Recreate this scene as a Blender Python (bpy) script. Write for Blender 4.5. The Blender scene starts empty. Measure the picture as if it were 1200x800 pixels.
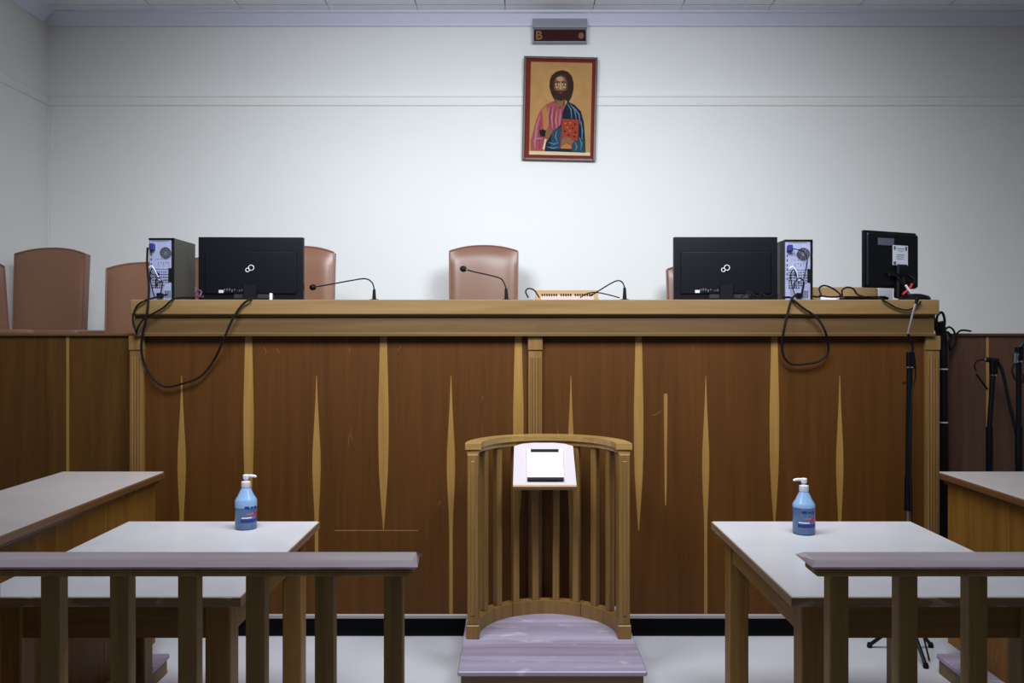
import bpy, bmesh, math, random
from mathutils import Vector, Matrix, Euler
random.seed(7)
PI = math.pi
S = bpy.context.scene
C = S.collection

# ------------------------------------------------------------------ camera
cam_d = bpy.data.cameras.new('camera'); cam = bpy.data.objects.new('camera', cam_d); C.objects.link(cam)
cam.location = (0, 0, 1.5); cam.rotation_euler = (PI/2, 0, 0)
cam_d.sensor_width = 36; cam_d.lens = 30.0            # 1000 px focal length at 1200 px width
cam_d.shift_x = -2/1200; cam_d.shift_y = -7/1200
cam_d.clip_start = 0.05
S.camera = cam
# ------------------------------------------------------------------ world and light
W = bpy.data.worlds.new('world'); S.world = W; W.use_nodes = True
bg = W.node_tree.nodes['Background']; bg.inputs[0].default_value = (0.80, 0.86, 1.0, 1); bg.inputs[1].default_value = 0.045
def area(name, loc, sx, sy, power, col=(1, 1, 1), spread=180):
    l = bpy.data.lights.new(name, 'AREA'); l.shape = 'RECTANGLE'; l.size = sx; l.size_y = sy
    l.energy = power; l.color = col; l.spread = math.radians(spread)
    o = bpy.data.objects.new(name, l); C.objects.link(o); o.location = loc
    return o
area('ceiling_lamp', (0.05, 2.6, 3.74), 1.0, 0.40, 48, (0.88, 0.92, 1.0))
for wx_ in (-0.98, 1.02):                                # two unseen spots added to shape the light falloff on wall and bench
    sl = bpy.data.lights.new('added_wall_spot', 'SPOT'); sl.energy = 360; sl.color = (0.87, 0.925, 1.0)
    sl.spot_size = math.radians(117); sl.spot_blend = 1.0; sl.shadow_soft_size = 0.50
    so = bpy.data.objects.new('added_wall_spot', sl); C.objects.link(so); so.location = (wx_, 2.5, 3.27)
    so.rotation_euler = (Vector((wx_*0.55, 6.1, 0.6))-so.location).to_track_quat('-Z', 'Y').to_euler()
vs = S.view_settings
vs.view_transform = 'Standard'; vs.look = 'None'; vs.gamma = 1.0; vs.use_curve_mapping = False
vs.exposure = 0.0

# ------------------------------------------------------------------ helpers
def lin(h):
    h = h.lstrip('#'); o = []
    for i in (0, 2, 4):
        v = int(h[i:i+2], 16)/255
        o.append(v/12.92 if v <= 0.04045 else ((v+0.055)/1.055)**2.4)
    return (*o, 1)
def px(x, y, d):                                        # a measured direction at a real distance d
    return Vector(((x-602)*d/1000, d, 1.5-(y-393)*d/1000))

def mat(name, col, rough=0.5, metal=0.0, coat=0.0, noise=0.0, nscale=8.0, bump=0.0, bscale=60.0, trans=0.0, emit=0.0, spec=0.5):
    m = bpy.data.materials.new(name); m.use_nodes = True
    nt = m.node_tree; b = nt.nodes['Principled BSDF']
    c = lin(col) if isinstance(col, str) else (*col, 1)
    b.inputs['Base Color'].default_value = c
    b.inputs['Roughness'].default_value = rough; b.inputs['Metallic'].default_value = metal
    b.inputs['Coat Weight'].default_value = coat; b.inputs['Transmission Weight'].default_value = trans
    b.inputs['Specular IOR Level'].default_value = spec
    if emit: b.inputs['Emission Color'].default_value = c; b.inputs['Emission Strength'].default_value = emit
    tc = nt.nodes.new('ShaderNodeTexCoord')
    if noise:
        n = nt.nodes.new('ShaderNodeTexNoise'); n.inputs['Scale'].default_value = nscale; n.inputs['Detail'].default_value = 5
        nt.links.new(tc.outputs['Object'], n.inputs['Vector'])
        mx = nt.nodes.new('ShaderNodeMix'); mx.data_type = 'RGBA'
        mx.inputs['A'].default_value = tuple(v*(1-noise) for v in c[:3])+(1,)
        mx.inputs['B'].default_value = tuple(min(1, v*(1+noise)) for v in c[:3])+(1,)
        nt.links.new(n.outputs['Fac'], mx.inputs['Factor']); nt.links.new(mx.outputs['Result'], b.inputs['Base Color'])
    if bump:
        n2 = nt.nodes.new('ShaderNodeTexNoise'); n2.inputs['Scale'].default_value = bscale; n2.inputs['Detail'].default_value = 3
        nt.links.new(tc.outputs['Object'], n2.inputs['Vector'])
        bp = nt.nodes.new('ShaderNodeBump'); bp.inputs['Strength'].default_value = bump; bp.inputs['Distance'].default_value = 0.004
        nt.links.new(n2.outputs['Fac'], bp.inputs['Height']); nt.links.new(bp.outputs['Normal'], b.inputs['Normal'])
    return m

def wood(name, dark, light, axis='Z', rough=0.4, coat=0.0, fine=1.0, wear=None, wear_amt=0.62, patch=0.35, spec=0.5, bump=0.12, span=0.36):
    """stretched-noise timber; axis = the direction the grain runs"""
    m = bpy.data.materials.new(name); m.use_nodes = True
    nt = m.node_tree; L = nt.links.new; b = nt.nodes['Principled BSDF']
    tc = nt.nodes.new('ShaderNodeTexCoord'); oi = nt.nodes.new('ShaderNodeObjectInfo')
    rm = nt.nodes.new('ShaderNodeMath'); rm.operation = 'MULTIPLY'; rm.inputs[1].default_value = 17.0
    L(oi.outputs['Random'], rm.inputs[0])
    ad = nt.nodes.new('ShaderNodeVectorMath'); ad.operation = 'ADD'
    L(tc.outputs['Object'], ad.inputs[0]); L(rm.outputs[0], ad.inputs[1])
    def stretched(s_long, s_cross):
        mp = nt.nodes.new('ShaderNodeMapping')
        mp.inputs['Scale'].default_value = tuple(s_long if a == axis else s_cross for a in 'XYZ')
        L(ad.outputs[0], mp.inputs['Vector']); return mp
    def noise(vec, detail, dist=0.0):
        n = nt.nodes.new('ShaderNodeTexNoise'); n.inputs['Scale'].default_value = 1.0; n.inputs['Detail'].default_value = detail
        n.inputs['Distortion'].default_value = dist; L(vec, n.inputs['Vector']); return n
    g1 = noise(stretched(1.2*fine, 26*fine).outputs[0], 4, 0.6)
    g2 = noise(stretched(5*fine, 170*fine).outputs[0], 2)
    g3 = noise(stretched(0.8, 2.4).outputs[0], 3)
    a1 = nt.nodes.new('ShaderNodeMath'); a1.operation = 'MULTIPLY_ADD'; a1.inputs[1].default_value = 0.42; L(g2.outputs['Fac'], a1.inputs[0]); L(g1.outputs['Fac'], a1.inputs[2])
    a2 = nt.nodes.new('ShaderNodeMath'); a2.operation = 'MULTIPLY_ADD'; a2.inputs[1].default_value = patch; L(g3.outputs['Fac'], a2.inputs[0]); L(a1.outputs[0], a2.inputs[2])
    rp = nt.nodes.new('ShaderNodeMapRange'); mid = 0.5+0.21+0.5*patch
    rp.inputs['From Min'].default_value = mid-span; rp.inputs['From Max'].default_value = mid+span
    L(a2.outputs[0], rp.inputs['Value'])
    mx = nt.nodes.new('ShaderNodeMix'); mx.data_type = 'RGBA'
    mx.inputs['A'].default_value = lin(dark); mx.inputs['B'].default_value = lin(light)
    L(rp.outputs[0], mx.inputs['Factor'])
    out = mx.outputs['Result']
    if wear:
        w1 = noise(stretched(7, 16).outputs[0], 6, 0.4)
        wr = nt.nodes.new('ShaderNodeMapRange'); wr.inputs['From Min'].default_value = wear_amt; wr.inputs['From Max'].default_value = wear_amt+0.10
        L(w1.outputs['Fac'], wr.inputs['Value'])
        m2 = nt.nodes.new('ShaderNodeMix'); m2.data_type = 'RGBA'; m2.inputs['B'].default_value = lin(wear)
        wm = nt.nodes.new('ShaderNodeMath'); wm.operation = 'MULTIPLY'; wm.inputs[1].default_value = 0.55
        L(wr.outputs[0], wm.inputs[0]); L(wm.outputs[0], m2.inputs['Factor']); L(out, m2.inputs['A']); out = m2.outputs['Result']
    L(out, b.inputs['Base Color'])
    b.inputs['Roughness'].default_value = rough; b.inputs['Coat Weight'].default_value = coat; b.inputs['Coat Roughness'].default_value = 0.25
    b.inputs['Specular IOR Level'].default_value = spec
    bp = nt.nodes.new('ShaderNodeBump'); bp.inputs['Strength'].default_value = bump; bp.inputs['Distance'].default_value = 0.002
    L(a1.outputs[0], bp.inputs['Height']); L(bp.outputs['Normal'], b.inputs['Normal'])
    return m

def box(bm, x0, x1, y0, y1, z0, z1, bev=0.0, seg=1):
    r = bmesh.ops.create_cube(bm, size=1.0); v = r['verts']
    for q in v:
        q.co = Vector(((x0+x1)/2+q.co.x*(x1-x0), (y0+y1)/2+q.co.y*(y1-y0), (z0+z1)/2+q.co.z*(z1-z0)))
    if bev:
        es = list({e for q in v for e in q.link_edges})
        bmesh.ops.bevel(bm, geom=es, offset=bev, segments=seg, affect='EDGES', profile=0.5)
def B(x0, x1, y0, y1, z0, z1, bev=0.0, seg=1):
    bm = bmesh.new(); box(bm, x0, x1, y0, y1, z0, z1, bev, seg); return bm
def prism(bm, pts, vec):
    """closed polygon pts extruded along vec"""
    vec = Vector(vec); a = [bm.verts.new(Vector(p)) for p in pts]; b = [bm.verts.new(Vector(p)+vec) for p in pts]
    n = len(pts); bm.faces.new(a); bm.faces.new(b[::-1])
    for i in range(n): bm.faces.new((a[i], b[i], b[(i+1) % n], a[(i+1) % n]))
    bmesh.ops.recalc_face_normals(bm, faces=bm.faces[:])
def smooth_path(pts, sub=5):
    P = [Vector(p) for p in pts]
    if len(P) < 3: return P
    out = []
    for i in range(len(P)-1):
        p0 = P[max(0, i-1)]; p1 = P[i]; p2 = P[i+1]; p3 = P[min(len(P)-1, i+2)]
        for k in range(sub):
            t = k/sub
            out.append(0.5*((2*p1)+(p2-p0)*t+(2*p0-5*p1+4*p2-p3)*t*t+(3*p1-p0-3*p2+p3)*t**3))
    out.append(P[-1]); return out
def tube(bm, pts, r, seg=8, sub=5):
    P = smooth_path(pts, sub) if sub else [Vector(p) for p in pts]
    n = len(P); rr = r if isinstance(r, (list, tuple)) else None
    rings = []; up = Vector((0.31, 0.17, 0.93)).normalized()
    for i, p in enumerate(P):
        t = (P[min(n-1, i+1)]-P[max(0, i-1)])
        t = t.normalized() if t.length > 1e-9 else Vector((0, 0, 1))
        u = up-t*up.dot(t)
        if u.length < 1e-4: u = Vector((1, 0, 0))-t*t.x
        u.normalize(); up = u; w = t.cross(u)
        rad = (rr[0]+(rr[1]-rr[0])*i/(n-1)) if rr else r
        rings.append([bm.verts.new(p+(u*math.cos(a)+w*math.sin(a))*rad) for a in [2*PI*k/seg for k in range(seg)]])
    for i in range(n-1):
        for k in range(seg):
            bm.faces.new((rings[i][k], rings[i][(k+1) % seg], rings[i+1][(k+1) % seg], rings[i+1][k]))
    bm.faces.new(rings[0][::-1]); bm.faces.new(rings[-1])
def T(pts, r, seg=8, sub=5):
    bm = bmesh.new(); tube(bm, pts, r, seg, sub); return bm
def lathe(bm, prof, seg=28, c=(0, 0, 0), sq=None):
    """prof: list of (radius, z), closed at both ends"""
    rings = []
    for r, z in prof:
        rings.append([bm.verts.new((c[0]+r*math.cos(2*PI*k/seg), c[1]+r*math.sin(2*PI*k/seg), c[2]+z)) for k in range(seg)])
    for i in range(len(rings)-1):
        for k in range(seg):
            bm.faces.new((rings[i][k], rings[i][(k+1) % seg], rings[i+1][(k+1) % seg], rings[i+1][k]))
    bm.faces.new(rings[0][::-1]); bm.faces.new(rings[-1])
def Lt(prof, seg=28, c=(0, 0, 0)):
    bm = bmesh.new(); lathe(bm, prof, seg, c); return bm
def disc_poly(cx, cy, rx, ry, n=20, a0=0, a1=2*PI):
    return [(cx+rx*math.cos(a0+(a1-a0)*k/n), cy+ry*math.sin(a0+(a1-a0)*k/n)) for k in range(n)]

def obj(name, bm, m, parent=None, smooth=False, label=None, local=False):
    """one mesh object; coordinates are world ones unless local, the origin is the parent's base"""
    if parent is not None and not local:
        off = Vector((0, 0, 0)); q = parent
        while q: off += q.location; q = q.parent
        bmesh.ops.translate(bm, verts=bm.verts[:], vec=-off)
    me = bpy.data.meshes.new(name)
    bmesh.ops.recalc_face_normals(bm, faces=bm.faces[:])
    bm.to_mesh(me); bm.free()
    for k in (m if isinstance(m, (list, tuple)) else [m]): me.materials.append(k)
    if smooth:
        for p in me.polygons: p.use_smooth = True
        try: me.set_sharp_from_angle(angle=math.radians(40))
        except Exception: pass
    o = bpy.data.objects.new(name, me); C.objects.link(o)
    if parent is not None: o.parent = parent
    if label: o['label'] = label
    return o
def top(name, bm, m, label, cat, group=None, smooth=False):
    """a thing that is one mesh: origin at the bottom centre of it"""
    bm.verts.ensure_lookup_table()
    xs = [v.co.x for v in bm.verts]; ys = [v.co.y for v in bm.verts]; zs = [v.co.z for v in bm.verts]
    o0 = Vector(((min(xs)+max(xs))/2, (min(ys)+max(ys))/2, min(zs)))
    bmesh.ops.translate(bm, verts=bm.verts[:], vec=-o0)
    o = obj(name, bm, m, None, smooth); o.location = o0; tag(o, label, cat, group); return o
def tag(o, label, cat, group=None):
    o['label'] = label; o['category'] = cat
    if group: o['group'] = group
def thing(name, label, cat, loc=(0, 0, 0), rz=0, group=None):
    o = bpy.data.objects.new(name, None); C.objects.link(o); o.empty_display_size = 0.05
    o.location = loc; o.rotation_euler = (0, 0, rz); tag(o, label, cat, group); return o
def struct(name, bm, m, parent=None, smooth=False, label=None):
    o = obj(name, bm, m, parent, smooth)
    if parent is None: o['kind'] = 'structure'
    if label: o['label'] = label
    return o

# ------------------------------------------------------------------ materials
M = {}
M['wall'] = mat('wall_paint', '#e6e7e4', 0.85, noise=0.03, nscale=1.2, bump=0.06, bscale=30)
M['trim'] = mat('trim_paint', '#e5e6e3', 0.75)
M['cornice'] = mat('cornice_reflected_tint', '#dfe2f6', 0.7, noise=0.03, nscale=3)  # white cornice; the bluish reflected light is put into its colour
M['ceil'] = mat('ceiling_board', '#eaeefa', 0.9, noise=0.04, nscale=14, bump=0.25, bscale=240)
M['grid'] = mat('ceiling_joint', '#9a9db0', 0.8)
M['panel'] = wood('bench_veneer', '#3c2208', '#593511', 'Z', 0.5, 0.0, 1.0, wear='#8d6a38', wear_amt=0.72, patch=0.45, span=0.5, spec=0.2)
M['panel_side'] = wood('side_bench_veneer', '#3c250a', '#593a14', 'Z', 0.5, 0.0, 1.0, wear='#8d6a38', wear_amt=0.74, patch=0.4, spec=0.2)
M['panel_dark'] = wood('right_bench_veneer', '#3c2519', '#583b2b', 'Z', 0.4, 0.05, 1.0, patch=0.35)
M['oak_x'] = wood('oak_along', '#6c522c', '#8a6e44', 'X', 0.45, 0.0, 1.0, patch=0.3)
M['oak_z'] = wood('oak_upright', '#634620', '#866536', 'Z', 0.45, 0.03, 1.0, patch=0.3)
M['fascia'] = wood('fascia_oak_shaded', '#4b3417', '#624a23', 'X', 0.5, 0.0, 1.0, patch=0.3)  # oak darkened to paint in the shadow of the slab above
M['inlay'] = wood('inlay_maple', '#7a5823', '#98743a', 'Z', 0.45, 0.03, 1.2, patch=0.3)
M['stand'] = wood('stand_oak_shaded', '#644720', '#8e6c39', 'Z', 0.45, 0.0, 1.4, patch=0.3)  # darker than the rail oak: shade inside the ring is painted in
M['stand_x'] = wood('stand_oak_rail', '#80602f', '#ad8a53', 'X', 0.35, 0.15, 1.2, patch=0.25)
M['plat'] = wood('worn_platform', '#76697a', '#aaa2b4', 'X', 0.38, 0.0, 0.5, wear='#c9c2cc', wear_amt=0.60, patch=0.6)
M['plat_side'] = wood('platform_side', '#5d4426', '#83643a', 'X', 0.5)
M['rail'] = wood('railing_top', '#9a8c90', '#c6bac4', 'X', 0.30, 0.15, 0.8, wear='#cbbcb8', wear_amt=0.66, patch=0.5)  # worn top; its pale lavender also paints in the reflected highlight
M['bal'] = wood('railing_oak', '#78592a', '#a08248', 'Z', 0.5, 0.0, 1.2, patch=0.3)
M['leg'] = wood('table_oak', '#6e4c1f', '#9a763a', 'Z', 0.5, 0.0, 1.2, patch=0.3)
M['apron'] = wood('table_apron', '#5e3f19', '#8c6830', 'X', 0.5, 0.0, 1.2, patch=0.3)
M['apron_y'] = wood('table_apron_side', '#6e4c1f', '#9a763a', 'Y', 0.5, 0.0, 1.2, patch=0.3)
M['lam'] = mat('table_laminate', '#d0cfd2', 0.26, noise=0.10, nscale=5, bump=0.03, bscale=9)
M['lam2'] = mat('counter_laminate', '#bab2ae', 0.30, noise=0.10, nscale=6)
M['edge'] = wood('worn_table_edge', '#6d5440', '#977c62', 'X', 0.5, wear='#d6c7b2', wear_amt=0.60)
M['edge_y'] = wood('worn_table_edge_side', '#6d5440', '#977c62', 'Y', 0.5, wear='#d6c7b2', wear_amt=0.60)
M['counter'] = wood('counter_veneer', '#684417', '#8c632a', 'Z', 0.5, 0.0, 1.0, wear='#b79a66', wear_amt=0.72, spec=0.2)
M['counter_edge'] = wood('counter_edging', '#4a3019', '#6d4b2b', 'Y', 0.4)
M['floor'] = mat('grey_vinyl', '#bcbabe', 0.38, noise=0.16, nscale=2.6, bump=0.02, bscale=12)
M['kick'] = mat('black_plinth', '#050507', 0.7, spec=0.15)  # black board, made darker still to paint in the recess shadow
M['bmould'] = mat('grey_base_strip', '#8d8485', 0.4)
M['leather'] = mat('mauve_leather', '#7f5a45', 0.33, noise=0.08, nscale=5, bump=0.12, bscale=180)
M['pipe'] = mat('leather_piping', '#7d5449', 0.4)
M['black'] = mat('black_plastic', '#04050b', 0.42, spec=0.22, bump=0.05, bscale=400)
M['black_m'] = mat('matt_black_plastic', '#040509', 0.6, spec=0.2, bump=0.05, bscale=300)
M['rubber'] = mat('cable_rubber', '#0d0908', 0.7, spec=0.2)
M['grey_case'] = mat('charcoal_case', '#33352f', 0.5, bump=0.05, bscale=300)
M['zinc'] = mat('zinc_plate', '#9499b8', 0.45, metal=0.15, noise=0.3, nscale=45)
M['hole'] = mat('punched_hole', '#171722', 0.7)
M['mesh_grey'] = mat('fan_mesh', '#6d7080', 0.5, metal=0.3)
M['blue_plug'] = mat('blue_plug', '#22246e', 0.45)
M['white_pl'] = mat('white_plastic', '#e2e2ea', 0.4)
M['paper'] = mat('white_paper', '#f0f0f2', 0.55)
M['sheet'] = mat('laminated_sheet', '#f6f6f8', 0.22, coat=0.6)
M['sticker'] = mat('grey_sticker', '#b9bac4', 0.5)
M['ink'] = mat('sticker_ink', '#4a4a55', 0.6)
M['logo'] = mat('silver_emblem', '#cfd2dc', 0.35)
M['chrome'] = mat('chrome', '#c9c9d2', 0.2, metal=1.0)
M['steel'] = mat('brushed_gooseneck', '#b8a9b0', 0.3, metal=0.8)
M['red'] = mat('red_ribbon', '#b32b26', 0.5)
M['purple'] = mat('purple_cable', '#5d3b56', 0.5)
M['pale_wood'] = wood('pale_pine', '#8f734a', '#aa8d60', 'X', 0.5)
M['pink_paper'] = mat('pale_pink_pad', '#b09890', 0.7)
M['sign_case'] = mat('grey_sign_casing', '#8e9099', 0.45, noise=0.06, nscale=10)
M['sign_face'] = mat('dark_red_display', '#330d0a', 0.35, spec=0.15)
M['amber'] = mat('amber_figure', '#7a5228', 0.5)
M['gel'] = mat('blue_gel', '#0d70b6', 0.2)
M['clear'] = mat('translucent_bottle', '#bcd9f2', 0.12, trans=0.85)
M['pale_blue'] = mat('bottle_shoulder', '#9cc4ee', 0.25, trans=0.25)
M['lab_blue'] = mat('label_navy', '#1f2f86', 0.4)
M['lab_pale'] = mat('label_pale_blue', '#8fb3d6', 0.4)
M['lab_pink'] = mat('label_pink', '#b06a86', 0.4)
M['lab_red'] = mat('label_red', '#b52a45', 0.4)

# ------------------------------------------------------------------ setting
XL, XR, DW, ZC = -3.325, 4.0, 6.10, 3.79
struct('floor', B(XL-0.1, XR+0.1, -2.0, DW+0.1, -0.1, 0), M['floor'])
struct('wall_back', B(XL-0.1, XR+0.1, DW, DW+0.1, 0, ZC), M['wall'])
struct('wall_left', B(XL-0.1, XL, -2.0, DW, 0, ZC), M['wall'])
struct('wall_right', B(XR, XR+0.1, -2.0, DW, 0, ZC), M['wall'])
ceiling = struct('ceiling', B(XL-0.1, XR+0.1, -2.0, DW+0.1, ZC+0.012, ZC+0.1), M['grid'])
# lay-in boards in the visible end of the ceiling, joints left open
tx = -0.06-0.615*6
tile_me = None
for r in range(2):
    y1 = 5.90-0.615*r; y0 = y1-0.615
    x = tx
    while x < XR:
        a, b = max(x+0.004, XL+0.002), min(x+0.611, XR-0.002)
        if b-a > 0.05: obj('ceiling_tile', B(a, b, y0+0.004, y1-0.004, ZC-0.004, ZC+0.013, 0.003), M['ceil'], ceiling)
        x += 0.615
x = tx
while x < XR:                                            # cut boards along the back wall
    a, b = max(x+0.002, XL+0.002), min(x+0.613, XR-0.002)
    if b-a > 0.05: obj('ceiling_tile', B(a, b, 5.906, 6.0, ZC-0.002, ZC+0.013), M['ceil'], ceiling)
    x += 0.615
obj('ceiling_field', B(XL+0.001, XR-0.001, -2.0, 5.90-1.232, ZC-0.004, ZC+0.013), M['ceil'], ceiling)
# cornice: stepped profile under the ceiling
def run_profile(bm, prof, x0, x1, y_face):               # prof: (depth from wall, z), along X on the back wall
    prism(bm, [(x0, y_face-d, z) for d, z in prof], (x1-x0, 0, 0))
bm = bmesh.new(); run_profile(bm, [(0, ZC), (0.10, ZC), (0.10, ZC-0.012), (0.075, ZC-0.02), (0.03, ZC-0.07), (0.02, ZC-0.085), (0, ZC-0.085)], XL, XR, DW)
struct('trim_1', bm, M['cornice'])
bm = bmesh.new(); prism(bm, [(XL+d, -2.0, z) for d, z in [(0, ZC), (0.10, ZC), (0.10, ZC-0.012), (0.075, ZC-0.02), (0.03, ZC-0.07), (0.02, ZC-0.085), (0, ZC-0.085)]], (0, DW+2.0-0.1, 0))
struct('trim_2', bm, M['cornice'])
# picture rail
pr = [(0, 3.222), (0.012, 3.220), (0.014, 3.207), (0.007, 3.199), (0.007, 3.158), (0.011, 3.152), (0.011, 3.142), (0, 3.138)]
bm = bmesh.new(); run_profile(bm, pr, XL, XR, DW); struct('trim_3', bm, M['trim'])
bm = bmesh.new(); prism(bm, [(XL+d, -2.0, z) for d, z in pr], (0, DW+2.0-0.03, 0)); struct('trim_4', bm, M['trim'])
struct('trim_5', B(XL+0.0005, XL+0.012, DW-0.014, DW-0.0005, 0.9, 3.13), M['trim'])          # corner bead
ZP = 0.90
struct('podium', B(XL+0.001, XR-0.001, 4.515, DW-0.001, 0, ZP), M['apron'], label='raised wooden podium behind the benches')

# ------------------------------------------------------------------ judges' bench
DT = 1.675
bench = thing('judges_bench', 'long high wooden bench with pale inlay strips spanning the middle of the room', 'bench', (0.1, 4.5, 0))
X0, X1, XP = -1.89, 2.096, 4.22
obj('top_slab', B(-1.872, 2.076, 4.16, 4.95, 1.602, DT, 0.004), M['oak_x'], bench)
bm = bmesh.new(); prism(bm, [(-1.86, y, z) for y, z in [(4.175, 1.602), (4.19, 1.590), (4.185, 1.58), (4.185, 1.515), (4.178, 1.508), (4.178, 1.497), (4.24, 1.497), (4.24, 1.602)]], (1.9718, 0, 0))
obj('fascia_board', bm, M['fascia'], bench)
bm = bmesh.new(); prism(bm, [(0.112, y, z) for y, z in [(4.175, 1.602), (4.19, 1.590), (4.185, 1.58), (4.185, 1.515), (4.178, 1.508), (4.178, 1.497), (4.24, 1.497), (4.24, 1.602)]], (1.95, 0, 0))
obj('fascia_board', bm, M['fascia'], bench)
def pxX(x, d=XP): return (x-602)*d/1000
def pxZ(y, d=XP): return 1.5-(y-393)*d/1000
cuts = [pxX(168), pxX(619.5)], [pxX(635), pxX(1085)]
for cc in cuts:
    for a, b in zip(cc[:-1], cc[1:]):
        obj('front_panel', B(a+0.0008, b-0.0008, XP, XP+0.02, 0.122, 1.497, 0.001), M['panel'], bench)
# pilasters: capital block over a fluted shaft
for a, b in ((152, 168), (619.3, 635.2), (1085, 1101)):
    xa, xb = pxX(a, 4.2), pxX(b, 4.2)
    p = obj('pilaster', B(xa, xb, 4.20, 4.24, 0.122, 1.4985), M['oak_z'], bench)
    obj('capital', B(xa-0.002, xb+0.002, 4.194, 4.24, 1.430, 1.4985), M['oak_z'], p)
    n = 4
    for k in range(n):
        w = (xb-xa)/(n+1); c = xa+w*(k+1)
        obj('flute', B(c-0.0042, c+0.0042, 4.1945, 4.2005, 0.15, 1.395, 0.002), M['oak_z'], p)
# inlays, slightly proud of the veneer
def inlay(prof, cx, m=None):
    l = [(pxX(cx-h, XP), XP-0.0015, pxZ(y)) for y, h in prof]; r = [(pxX(cx+h, XP), XP-0.0015, pxZ(y)) for y, h in prof]
    bm = bmesh.new(); prism(bm, l+r[::-1], (0, 0.004, 0)); return obj('inlay_strip', bm, m or M['inlay'], bench)
TA = [(394, 4.0), (430, 4.9), (480, 6.1), (520, 6.0), (555, 5.1), (585, 3.2), (605, 1.6), (622, 0.3)]
TB = [(440, 0.3), (470, 1.4), (500, 3.0), (528, 4.6), (550, 4.9), (575, 4.0), (600, 2.6), (625, 2.0), (719, 2.2)]
for cx in (291, 449, 607, 748, 907): inlay([(y, h*(1.0 if cx < 700 else 0.92)) for y, h in TA], cx+0.4)
for cx in (213, 371, 528.5, 669, 827, 984): inlay([(y, h*(1 if cx < 600 else 0.88)) for y, h in TB], cx)
inlay([(461, 1.6), (463, 2.2), (500, 1.9), (540, 1.4), (570, 1.2), (592, 0.5)], 780)['label'] = 'short pale scratch strip'  # pale scratch drawn with the inlay outline
bm = bmesh.new(); box(bm, pxX(392), pxX(490), XP-0.0008, XP+0.001, pxZ(621.8), pxZ(621)); obj('scratch', bm, M['inlay'], bench)
M['scuff'] = mat('bare_scuff', '#6b4c26', 0.6, noise=0.2, nscale=60)
for pts in ([(412, 502), (409, 512), (408, 522)], [(411, 508), (413, 516)], [(309, 407), (312, 412), (310, 416)], [(324, 408), (327, 413)], [(466, 410), (470, 406)], [(566, 463), (565, 469)], [(764, 487), (770, 485), (775, 481)]):
    obj('scratch', T([(pxX(x), XP-0.0003, pxZ(y)) for x, y in pts], 0.0016, 5, 3), M['scuff'], bench)
obj('base_strip', B(X0, X1, 4.207, 4.25, 0.104, 0.124, 0.003), M['bmould'], bench, label='grey strip along the foot of the bench')
obj('kick_board', B(X0+0.01, X1-0.01, 4.262, 4.28, 0, 0.106), M['kick'], bench, label='black recessed kick board')
for xs in ((X0+0.012, X0+0.034), (X1-0.034, X1-0.012)):
    bm = bmesh.new(); prism(bm, [(xs[0], y, z) for y, z in [(4.24, 0.106), (4.40, 0.106), (4.40, ZP), (4.92, ZP), (4.92, 1.602), (4.24, 1.602)]], (xs[1]-xs[0], 0, 0))
    obj('end_board', bm, M['panel'], bench)

# ------------------------------------------------------------------ lower side benches
def side_bench(label, x0, x1, y, strips, pm, splits):
    t = thing('side_bench', label, 'bench', ((x0+x1)/2, y+0.2, 0), 0, 'lower benches either side of the high one')
    obj('top_cap', B(x0, x1, y-0.015, y+0.22, 1.497, 1.511, 0.003), M['fascia'] if pm is M['panel_side'] else M['panel_dark'], t)
    e = [x0+0.001]+splits+[x1-0.001]
    for a, b in zip(e[:-1], e[1:]):
        obj('front_panel', B(a+0.0007, b-0.0007, y, y+0.02, 0.122, 1.497, 0.001), pm, t)
    for s in strips:
        obj('inlay_strip', B(s-0.007, s+0.007, y-0.0015, y+0.003, 0.124, 1.496), M['inlay'], t)
    obj('kick_board', B(x0, x1, y+0.026, y+0.041, 0, 0.122), M['kick'], t)
    for a in ((x1-0.04,) if x0 < 0 else (x0+0.02, x1-0.04)):
        obj('end_board', B(a, a+0.02, y+0.15, y+0.21, ZP, 1.497), pm, t)
xs1 = pxX(79.5, 4.27)
side_bench('lower brown bench left of the high one, with one thin pale strip', XL+0.002, -1.894, 4.27, [xs1, xs1-0.62], M['panel_side'], [xs1-0.62, xs1])
xs2 = pxX(1157, 4.46)
side_bench('lower reddish dark bench right of the high one, behind two microphone stands', 2.27, XR-0.002, 4.46, [xs2, xs2+0.62, xs2+1.24], M['panel_dark'], [xs2, xs2+0.62, xs2+1.24])

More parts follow.
